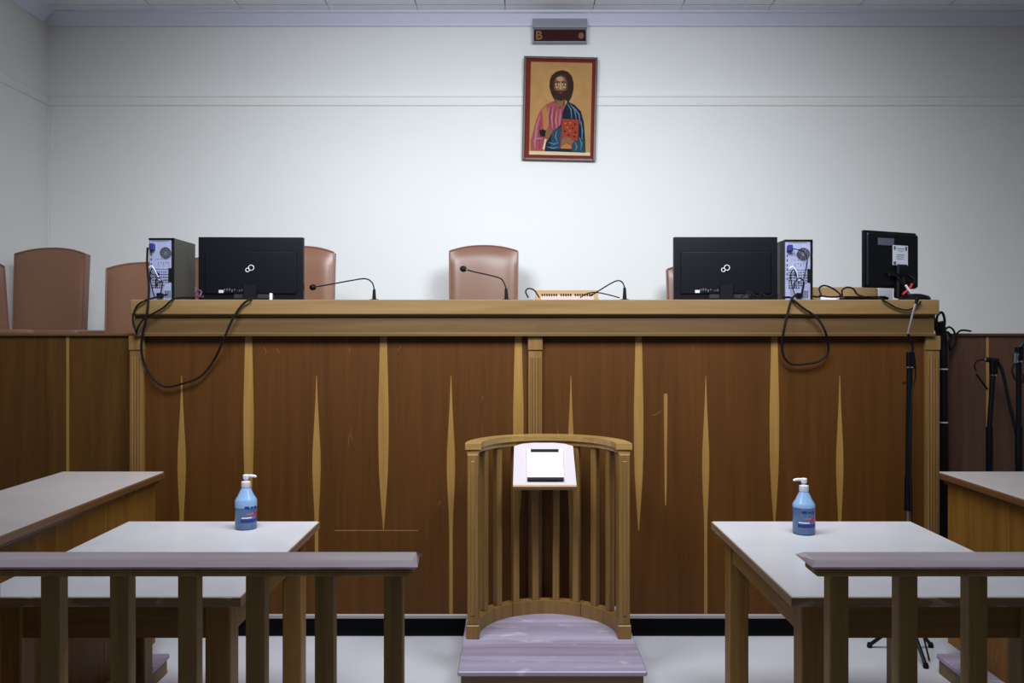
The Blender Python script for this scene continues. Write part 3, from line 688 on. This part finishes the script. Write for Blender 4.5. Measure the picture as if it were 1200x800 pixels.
# cables hanging over the left end
cable('black cable dropping from the left tower into a long loop across the front panel', [(173, 290, 4.285), (172.5, 310, 4.28), (174.5, 335, 4.25), (174, 350, 4.15), (171.5, 372, 4.14), (166.5, 395, 4.16), (166, 412, 4.18), (171, 430, 4.19), (181, 445, 4.19), (195, 453, 4.19), (215, 449, 4.19), (235, 441, 4.19), (250, 423, 4.19), (262, 398, 4.15), (272, 375, 4.145), (284, 357, 4.145), (294, 350.2, 4.15), (300, 348.6, 4.25)], 0.0055)
cable('short black cable curving over the bench corner at the far left', [(196, 345, 4.27), (178, 349.5, 4.20), (170, 352, 4.148), (161, 358, 4.145), (156, 370, 4.145), (156.5, 380, 4.145), (159, 387, 4.15), (160.5, 391, 4.16)], 0.0048)
cable('black cable slanting down below the left tower to the bench corner', [(228, 348.9, 4.35), (212, 348.8, 4.25), (202, 351, 4.148), (192, 360, 4.145), (180, 367, 4.145), (169, 373, 4.145), (162, 383, 4.145), (160, 391, 4.16)], 0.0048)
cable('small purple leads bunched between the left tower and left monitor', [(229, 336, 4.36), (230, 345, 4.34), (233, 348, 4.30), (236, 342, 4.31), (232, 340, 4.32), (230, 346.5, 4.32), (238, 347.5, 4.28)], 0.004, 'purple')
# loop below the right tower
cable('black cable hanging in a triangular loop below the right tower', [(935, 344, 4.26), (929, 348.5, 4.18), (927, 352, 4.148), (923, 367, 4.145), (919, 385, 4.14), (916.5, 402, 4.165), (918, 416, 4.18), (926, 426, 4.19), (943, 426.5, 4.19), (960, 423, 4.19), (970, 414, 4.19), (970, 400, 4.17), (966, 386, 4.14), (957, 372, 4.145), (940, 360, 4.145), (930, 351.5, 4.148), (926, 348.5, 4.20), (918, 348.5, 4.27)], 0.0055)
cable('black lead arched over the white adapter right of the right tower', [(953, 347.3, 4.27), (962, 347, 4.28), (960, 338, 4.30), (966, 334.5, 4.30), (976, 338, 4.30), (985, 346, 4.29), (975, 348, 4.27), (960, 346.5, 4.26)], 0.0045)
cable('black lead arched beside the keyboard end', [(987, 347, 4.28), (987, 340, 4.30), (993, 336.5, 4.31), (1000, 338.5, 4.31), (1005, 345, 4.31), (1015, 348.2, 4.28)], 0.0045)
cable('thin black cable sagging over the bench edge left of the small monitor foot', [(1020, 348.2, 4.30), (1030, 348.8, 4.20), (1036, 352, 4.148), (1049, 360, 4.148), (1060, 363, 4.148), (1068, 362, 4.148), (1076, 357, 4.148), (1079, 353, 4.149)], 0.0042)
cable('thin black lead drooping behind the wooden calendar holder left side', [(619, 348.5, 4.42), (616, 342, 4.44), (619, 338, 4.46), (626, 340, 4.46), (632, 348.6, 4.46)], 0.0038)
cable('thin black lead arched in front of the spiral pad', [(680, 348.6, 4.44), (688, 344, 4.46), (698, 342.5, 4.47), (712, 345, 4.46), (726, 348.8, 4.44)], 0.0030)
cable('tangle of thin leads on the bench under the right wide monitor', [(868, 348.3, 4.25), (875, 344, 4.26), (880, 347, 4.25), (877, 341, 4.26), (886, 346.5, 4.24), (893, 344, 4.25), (900, 347.5, 4.24), (910, 343, 4.27), (911, 348, 4.25)], 0.0032)
top('cable_tag', B(pxX(316.5, 4.27), pxX(319.5, 4.27), 4.262, 4.268, DT, DT+0.036), M['white_pl'], 'small white tag standing at the foot of the left monitor', 'tag')
# right end of the bench: looped leads and a thick bundle
bun = thing('cable_bundle', 'thick black cable bundle hanging down the right end of the high bench', 'cable', (2.165, 4.33, 0))
obj('bundle', T([(2.160, 4.32, 1.57), (2.175, 4.325, 1.50), (2.180, 4.33, 1.40), (2.180, 4.33, 1.0), (2.175, 4.33, 0.5), (2.170, 4.33, 0.012)], 0.020, 10, 5), M['black_m'], bun, True)
for z in (1.33, 1.06):
    obj('tie', Lt([(0.0222, -0.003), (0.0222, 0.003)], 16, (2.180, 4.33, z)), M['sticker'], bun, True)
cable('black leads knotted in loops at the upper right end of the high bench', [(1094, 366, 4.33), (1096, 385, 4.33), (1102, 395, 4.33), (1107, 378, 4.32), (1104, 366, 4.31), (1098, 372, 4.31), (1100, 392, 4.31), (1110, 389, 4.34), (1114, 396, 4.36), (1106, 405, 4.33), (1099, 396, 4.31)], 0.0065)
cable('black lead curling over the top edge of the right side bench', [(1106, 388, 4.34), (1112, 383, 4.40), (1118, 388, 4.42), (1120, 400, 4.43), (1114, 410, 4.42), (1113, 402, 4.42), (1122, 390, 4.43), (1128, 386.8, 4.43), (1138, 388, 4.43)], 0.005)

# ------------------------------------------------------------------ microphone stands
def tripod(t, x, y, angs, r, z=0.18):
    for a in angs:
        lg = obj('leg', T([(x, y, z), (x+0.5*r*math.cos(a), y+0.5*r*math.sin(a), z*0.52), (x+r*math.cos(a), y+r*math.sin(a), 0.012)], 0.009, 8, 0), M['black'], t, True)
        obj('rubber_foot', Lt([(0.012, 0), (0.013, 0.012), (0.009, 0.024)], 10, (x+r*math.cos(a), y+r*math.sin(a), 0)), M['rubber'], lg, True)
d = 4.02; sx = (1064.5-602)*d/1000
ms = thing('microphone_stand', 'tall black microphone stand with silver gooseneck behind the right table', 'stand', (sx, d, 0), 0, 'floor microphone stands')
zz = lambda y, dd=d: 1.5-(y-393)*dd/1000
obj('lower_tube', T([(sx, d, 0.15), (sx, d, zz(604))], 0.009, 12, 0), M['chrome'], ms, True)
obj('grip_sleeve', T([(sx, d, zz(612)), (sx, d, zz(598))], 0.011, 12, 0), M['chrome'], ms, True)
obj('clutch', T([(sx, d, zz(598)), (sx, d, zz(558))], (0.019, 0.016), 14, 0), M['black'], ms, True)
obj('upper_tube', T([(sx, d, zz(558)), (sx+0.006, d, zz(432))], 0.0135, 12, 0), M['black'], ms, True)
clip = obj('clip', B(sx-0.006, sx+0.026, d-0.014, d+0.014, zz(432), zz(412), 0.004), M['black'], ms)
obj('clip_ring', Lt([(0.018, 0), (0.018, 0.006)], 14, (sx+0.005, d, zz(431))), M['chrome'], clip, True)
obj('wing_screw', T([(sx+0.005, d, zz(447)), (sx-0.026, d, zz(449))], 0.005, 8, 0), M['black'], clip, True)
gp = [px(1069, 413, d), px(1069.5, 405, d), px(1066, 396, d), px(1064, 391, d), px(1066, 382, d-0.005), px(1070, 366, d-0.01), px(1074, 353, d-0.012)]
obj('gooseneck', T(gp[:4], 0.006, 8, 5), M['black'], ms, True)
obj('gooseneck', T(gp[3:], 0.0052, 8, 5), M['steel'], ms, True, label='silver upper gooseneck')
obj('capsule', T([gp[-1]-Vector((0.002, 0, 0.012)), gp[-1]+Vector((0.004, 0, 0.018))], (0.007, 0.010), 10, 0), M['black_m'], ms, True)
obj('lead', T([px(1072, 420, d), px(1073, 440, d), px(1071, 450, d), px(1068, 470, d-0.02), px(1067, 560, d-0.02), (sx+0.02, d-0.03, 0.30), (sx+0.05, d-0.10, 0.008)], 0.004, 6, 5), M['rubber'], ms, True)
tripod(ms, sx, d, (math.radians(-90), math.radians(30), math.radians(150)), 0.17)

def stand2(label, xp, d, ytop, tilt):
    x = (xp-602)*d/1000; z = lambda y: 1.5-(y-393)*d/1000
    t = thing('microphone_stand', label, 'stand', (x, d, 0), 0, 'floor microphone stands')
    obj('base', Lt([(0.09, 0), (0.09, 0.012), (0.03, 0.022), (0.014, 0.05)], 24, (x, d, 0)), M['black'], t, True)
    obj('lower_tube', T([(x, d, 0.04), (x, d, z(500))], 0.016, 12, 0), M['black'], t, True)
    obj('upper_tube', T([(x, d, z(500)), (x+tilt*0.02, d, z(ytop+12))], 0.012, 12, 0), M['black'], t, True)
    obj('clip', B(x-0.016+tilt*0.02, x+0.016+tilt*0.02, d-0.016, d+0.012, z(ytop+18), z(ytop+2), 0.004), M['black'], t)
    obj('clip_ring', Lt([(0.017, 0), (0.017, 0.006)], 14, (x+tilt*0.02, d, z(ytop+20))), M['chrome'], t, True)
    return t, x, z
d2 = 4.30
t, x, z = stand2('black microphone stand with drooping lead, left of the two before the right bench', 1159.5, d2, 420, 1)
obj('microphone', T([px(1155, 421, d2), px(1169, 423, d2)], (0.012, 0.016), 12, 0), M['black_m'], t, True)
obj('microphone_tip', T([px(1153, 420.5, d2), px(1156, 421.2, d2)], 0.009, 10, 0), M['chrome'], t, True)
obj('lead', T([px(1153, 421, d2), px(1145, 423, d2), px(1142, 429, d2), px(1144, 434, d2)], 0.004, 6, 5), M['rubber'], t, True)
obj('boom', T([px(1144, 438, d2), px(1157, 456, d2)], 0.005, 8, 0), M['black'], t, True)
obj('lead', T([px(1169, 424, d2), px(1175, 436, d2), px(1181, 465, d2), px(1187, 490, d2), px(1191, 508, d2)], 0.0085, 8, 5), M['rubber'], t, True)
t, x, z = stand2('black microphone stand with upright chrome microphone at the right edge', 1194, 4.08, 404, 0)
d3 = 4.08
obj('microphone', T([px(1190, 425, d3), px(1191, 414, d3)], (0.012, 0.017), 12, 0), M['chrome'], t, True)
obj('gooseneck', T([px(1191, 414, d3), px(1194, 408, d3), px(1200, 402, d3), px(1206, 398, d3)], 0.008, 8, 5), M['black'], t, True)
obj('lead', T([px(1189, 426, d3), px(1186, 434, d3), px(1190, 444, d3), px(1198, 448, d3), px(1200, 438, d3)], 0.005, 8, 5), M['rubber'], t, True)
cable('black cable lying on the floor behind the right table', [(1.40, 4.15, 0.007), (1.52, 4.10, 0.007), (1.66, 4.13, 0.007), (1.74, 4.04, 0.007), (1.80, 3.93, 0.007), (1.84, 3.60, 0.007), (1.80, 3.30, 0.007)], 0.006, group='cables on the floor')

# ------------------------------------------------------------------ sanitizer bottles
def bottle(label, cx, d, gel_h, flip, style):
    t = thing('sanitizer_bottle', label, 'bottle', ((cx-602)*d/1000, d, 0.75), 0, 'pump bottles on the tables')
    r = 0.0415
    obj('gel', Lt([(r-0.004, 0.003), (r-0.002, 0.006), (r-0.002, gel_h)], 32), M['gel'], t, True, local=True)
    bw = obj('bottle_wall', Lt([(r-0.006, 0.0), (r-0.001, 0.004), (r, 0.01), (r, gel_h+0.001)], 32), M['clear'], t, True, local=True)
    obj('bottle_shoulder', Lt([(r, gel_h+0.001), (r, 0.111), (r-0.004, 0.118), (r-0.011, 0.129), (0.020, 0.152), (0.0165, 0.158), (0.0155, 0.162)], 32), M['pale_blue'], t, True, local=True)
    cap = obj('pump_collar', Lt([(0.0165, 0.160), (0.0175, 0.162), (0.0175, 0.182), (0.012, 0.184)], 24), M['white_pl'], t, True, local=True)
    obj('pump_stem', Lt([(0.008, 0.183), (0.008, 0.192), (0.0115, 0.194), (0.012, 0.207), (0.009, 0.2095)], 20), M['white_pl'], cap, True, local=True)
    obj('nozzle', T([(0, 0, 0.203), (0.018*flip, 0, 0.2045), (0.034*flip, 0, 0.203), (0.038*flip, 0, 0.199)], (0.0062, 0.0045), 10, 4), M['white_pl'], cap, True, local=True)
    def patch(name, a0, a1, z0, z1, m, h=0.0006):
        bm = bmesh.new(); n = 10
        ro = r+h; vs_ = []
        for k in range(n+1):
            a = math.radians(a0+(a1-a0)*k/n)-PI/2
            vs_.append([bm.verts.new((rr*math.cos(a), rr*math.sin(a), z)) for rr, z in ((ro, z0), (ro, z1), (r-0.0003, z1), (r-0.0003, z0))])
        for p, q in zip(vs_[:-1], vs_[1:]):
            for k in range(4): bm.faces.new((p[k], p[(k+1) % 4], q[(k+1) % 4], q[k]))
        bm.faces.new(vs_[0]); bm.faces.new(vs_[-1][::-1])
        return obj(name, bm, M[m], lb if name != 'label' else t, True, local=True)
    global lb
    s = style
    lb = None
    lb = bw
    patch('label_band', s-50, s+56, 0.030, 0.042, 'lab_blue')
    patch('label_mark', s-28, s-4, 0.082, 0.092, 'lab_blue')
    patch('label_mark', s+2, s+20, 0.084, 0.090, 'lab_blue')
    patch('label_mark', s+26, s+42, 0.080, 0.090, 'lab_blue')
    patch('label_mark', s-14, s+22, 0.060, 0.066, 'lab_pink')
    patch('label_spot', s+24, s+50, 0.052, 0.068, 'lab_red')
    patch('label_mark', s-44, s+10, 0.046, 0.050, 'paper')
    return t
bottle('blue gel pump bottle on the left table, nozzle pointing right', 288.3, 3.32, 0.084, 1, 38)
bottle('blue gel pump bottle on the right table, nozzle pointing left', 942, 3.235, 0.100, -1, 0)

# ------------------------------------------------------------------ icon and sign on the wall
IC = thing('wall_icon', 'framed gold icon of a bearded robed man with a red book on the wall', 'picture', (0, 0, 0))
IW, IH = 0.523, 0.733
fm = wood('dark_frame_wood', '#3a2116', '#5f3d2a', 'Z', 0.4); bm_red = mat('red_icon_border', '#6a190d', 0.5, noise=0.15, nscale=12, spec=0.1)
for a, b, c, e in ((-IW/2, -IW/2+0.018, 0, IH), (IW/2-0.018, IW/2, 0, IH), (-IW/2+0.018, IW/2-0.018, 0, 0.018), (-IW/2+0.018, IW/2-0.018, IH-0.018, IH)):
    obj('frame_bar', B(a, b, -0.030, 0.0, c, e, 0.003), fm, IC, local=True)
obj('border', B(-IW/2+0.016, IW/2-0.016, -0.018, -0.004, 0.016, IH-0.016), bm_red, IC, local=True, label='dark red border')
def icol(n, c, ns=0.12, sc=30): return mat('paint_'+n, c, 0.6, noise=ns, nscale=sc, spec=0.08)
PC = [icol('gold', '#a8804f', 0.22, 10), icol('halo', '#ac844f', 0.2, 14), icol('hair', '#33201a'), icol('skin_shade', '#5a3c28'), icol('skin', '#7d5a3c'), icol('skin_light', '#a88763'),
      icol('pink', '#92474e', 0.22), icol('pink_light', '#ac727a'), icol('ochre', '#a8703a'), icol('navy', '#17202e', 0.25), icol('teal', '#204350', 0.25), icol('blue_light', '#5d788e'),
      icol('red', '#8e3826', 0.2), icol('dark', '#1c1412'), icol('cream', '#cdbb98'), icol('pink_dark', '#7b3540')]
gi = {n: i for i, n in enumerate(['gold', 'halo', 'hair', 'skin_shade', 'skin', 'skin_light', 'pink', 'pink_light', 'ochre', 'navy', 'teal', 'blue_light', 'red', 'dark', 'cream', 'pink_dark'])}
PW, PH = 0.435, 0.655; PX0, PZ0 = -PW/2+0.006, 0.040
pbm = bmesh.new(); layer = [0]
def paint(pts, c):                                           # pts measured on the icon, 4x enlarged
    layer[0] += 1; y = -0.0182-0.00012*layer[0]
    f = pbm.faces.new([pbm.verts.new((PX0+PW*(x-122)/292, y, PZ0+PH*(1-(q-282)/446))) for x, q in pts]); f.material_index = gi[c]
def stroke(pts, w, c):
    l, r_ = [], []
    for i, p in enumerate(pts):
        a = Vector(pts[max(0, i-1)]); b = Vector(pts[min(len(pts)-1, i+1)]); t_ = (b-a).normalized(); n_ = Vector((-t_.y, t_.x))
        ww = w*(0.4 if i in (0, len(pts)-1) else 1)
        l.append((p[0]+n_.x*ww, p[1]+n_.y*ww)); r_.append((p[0]-n_.x*ww, p[1]-n_.y*ww))
    paint(l+r_[::-1], c)
paint([(122, 282), (414, 282), (414, 728), (122, 728)], 'gold')
paint([(122, 712), (414, 712), (414, 728), (122, 728)], 'cream')
paint(disc_poly(268, 395, 92, 92, 36), 'halo')
paint([(236, 462), (220, 430), (212, 400), (213, 370), (222, 345), (243, 327), (270, 319), (298, 325), (318, 346), (328, 380), (327, 415), (320, 445), (306, 474), (288, 462)], 'hair')
paint([(244, 445), (288, 445), (288, 488), (262, 505), (234, 488)], 'skin_shade')
paint([(250, 460), (282, 460), (278, 492), (258, 498), (244, 484)], 'skin')
paint([(236, 466), (198, 486), (168, 520), (150, 570), (136, 630), (128, 668), (130, 708), (190, 708), (206, 650), (262, 610), (286, 560), (292, 480), (262, 506)], 'pink')
paint([(180, 512), (200, 492), (210, 560), (208, 640), (190, 640), (186, 560)], 'ochre')
paint([(300, 468), (336, 486), (366, 516), (381, 570), (388, 650), (392, 714), (196, 710), (202, 668), (238, 610), (272, 580), (278, 520)], 'navy')
paint([(232, 610), (276, 590), (270, 660), (268, 700), (222, 700), (228, 650)], 'teal')
paint([(335, 650), (380, 640), (390, 712), (320, 712)], 'teal')
paint(disc_poly(266, 392, 34, 52, 26), 'skin_shade')
paint(disc_poly(265, 388, 27, 40, 24), 'skin')
paint(disc_poly(262, 362, 17, 11, 18), 'skin_light')
paint([(232, 408), (242, 420), (256, 418), (266, 424), (278, 418), (292, 420), (299, 408), (296, 440), (282, 462), (266, 468), (248, 462), (236, 440)], 'hair')
paint([(254, 419), (266, 414), (278, 419), (266, 424)], 'skin_shade')
paint([(256, 428), (266, 426), (277, 428), (266, 433)], 'pink_dark')
paint([(262, 378), (268, 378), (273, 410), (266, 414), (259, 410)], 'skin_light')
for ex in (250, 281):
    paint(disc_poly(ex, 388, 9, 5, 14), 'cream'); paint(disc_poly(ex, 388, 4.5, 5, 12), 'dark')
    stroke([(ex-12, 381), (ex, 375), (ex+12, 380)], 2.6, 'hair')
    paint(disc_poly(ex+(-2 if ex < 260 else 2), 402, 8, 5, 12), 'skin_light')
paint([(224, 352), (245, 330), (266, 328), (262, 344), (240, 356), (230, 380), (222, 400)], 'hair')
paint([(266, 328), (300, 335), (316, 360), (312, 400), (300, 372), (290, 350), (268, 344)], 'hair')
for pts in ([(214, 500), (206, 540), (212, 590)], [(232, 500), (226, 550), (232, 600)], [(250, 512), (246, 560), (252, 600)], [(268, 508), (266, 550), (262, 590)], [(170, 540), (156, 590), (148, 650)], [(160, 610), (148, 660), (150, 700)]):
    stroke(pts, 3.6, 'pink_light')
for pts in ([(222, 498), (216, 545), (222, 600)], [(240, 506), (236, 560), (242, 604)], [(176, 560), (168, 620), (172, 700)]):
    stroke(pts, 2.6, 'pink_dark')
stroke([(140, 664), (160, 650), (186, 652)], 4, 'pink_light')
for pts in ([(300, 480), (318, 510), (322, 552)], [(312, 480), (336, 512), (344, 556)], [(330, 494), (356, 530), (364, 580)], [(366, 560), (374, 610), (372, 650)], [(360, 640), (372, 670), (368, 704)], [(340, 664), (350, 690), (340, 706)],
            [(212, 668), (240, 676), (262, 668)], [(206, 690), (236, 696), (264, 690)], [(252, 612), (246, 640), (254, 664)]):
    stroke(pts, 3.0, 'blue_light')
paint([(168, 610), (186, 606), (212, 616), (224, 632), (206, 640), (176, 640)], 'dark')
paint([(198, 622), (206, 600), (214, 602), (212, 622), (220, 604), (227, 608), (220, 636), (212, 650), (198, 646)], 'skin')
paint([(196, 650), (186, 700), (194, 706), (204, 656)], 'cream')
paint([(276, 553), (356, 557), (354, 656), (326, 660), (326, 698), (268, 694)], 'red')
paint([(276, 553), (282, 553), (275, 694), (268, 694)], 'pink_dark')
for bx, by in ((292, 575), (315, 572), (338, 578), (302, 595), (328, 598), (290, 614), (315, 612), (340, 618), (308, 632), (336, 638)):
    paint(disc_poly(bx, by, 4.5, 4.5, 8), 'ochre' if (bx+by) % 2 else 'dark')
paint([(276, 655), (292, 640), (316, 644), (336, 662), (326, 676), (304, 668), (286, 682), (274, 680)], 'skin')
paint([(272, 690), (300, 672), (322, 680), (324, 698), (272, 697)], 'ochre')
obj('painting', pbm, PC, IC, local=True, label='painted half figure on gold ground')
IC.location = ((654.5-602)*6.09/1000, 6.095, 1.5+(393-188)*6.07/1000); IC.rotation_euler = (math.radians(1.5), math.radians(1.2), 0)

sg = thing('display_sign', 'grey wall sign box with dark red display above the icon', 'sign', (0, 0, 0))
w = 0.386
bm = bmesh.new(); prism(bm, [(-w/2, y, z) for y, z in [(0, 0.0), (-0.055, 0.0), (-0.055, 0.094), (-0.070, 0.100), (-0.070, 0.112), (-0.045, 0.192), (0, 0.192)]], (w, 0, 0)); cs = obj('casing', bm, M['sign_case'], sg, local=True)
obj('face_plate', B(-w/2+0.009, w/2-0.009, -0.0585, -0.053, 0.007, 0.090, 0.001), M['sign_face'], sg, local=True, label='dark red display window')
fc = bpy.data.curves.new('letter', 'FONT'); fc.body = 'B'; fc.size = 0.085; fc.extrude = 0.0006; fc.offset = 0.0022
to = bpy.data.objects.new('letter_tmp', fc); C.objects.link(to)
dg = bpy.context.evaluated_depsgraph_get(); me = bpy.data.meshes.new_from_object(to.evaluated_get(dg)); bpy.data.objects.remove(to)
me.materials.clear(); me.materials.append(M['amber']); le = bpy.data.objects.new('letter', me); C.objects.link(le); le.parent = sg
le.rotation_euler = (PI/2, 0, 0); le.location = (-w/2+0.020, -0.0592, 0.019); le.scale = (1.0, 1.0, 1.0); le['label'] = 'dim amber letter B'
bm = bmesh.new(); prism(bm, [(0.150+0.020*math.cos(2*PI*k/20), -0.0596, 0.045+0.022*math.sin(2*PI*k/20)) for k in range(20)], (0, 0.002, 0))
obj('emblem', bm, mat('dull_emblem', '#6d4d38', 0.5, noise=0.4, nscale=60), sg, local=True, label='dull round emblem')
obj('knob', Lt([(0.010, 0), (0.010, 0.012)], 12, (0.0, -0.03, 0.190)), M['sign_case'], sg, True, local=True)
sg.location = ((656.5-602)*6.0/1000, 6.099, 1.5+(393-52)*5.99/1000+0.034)
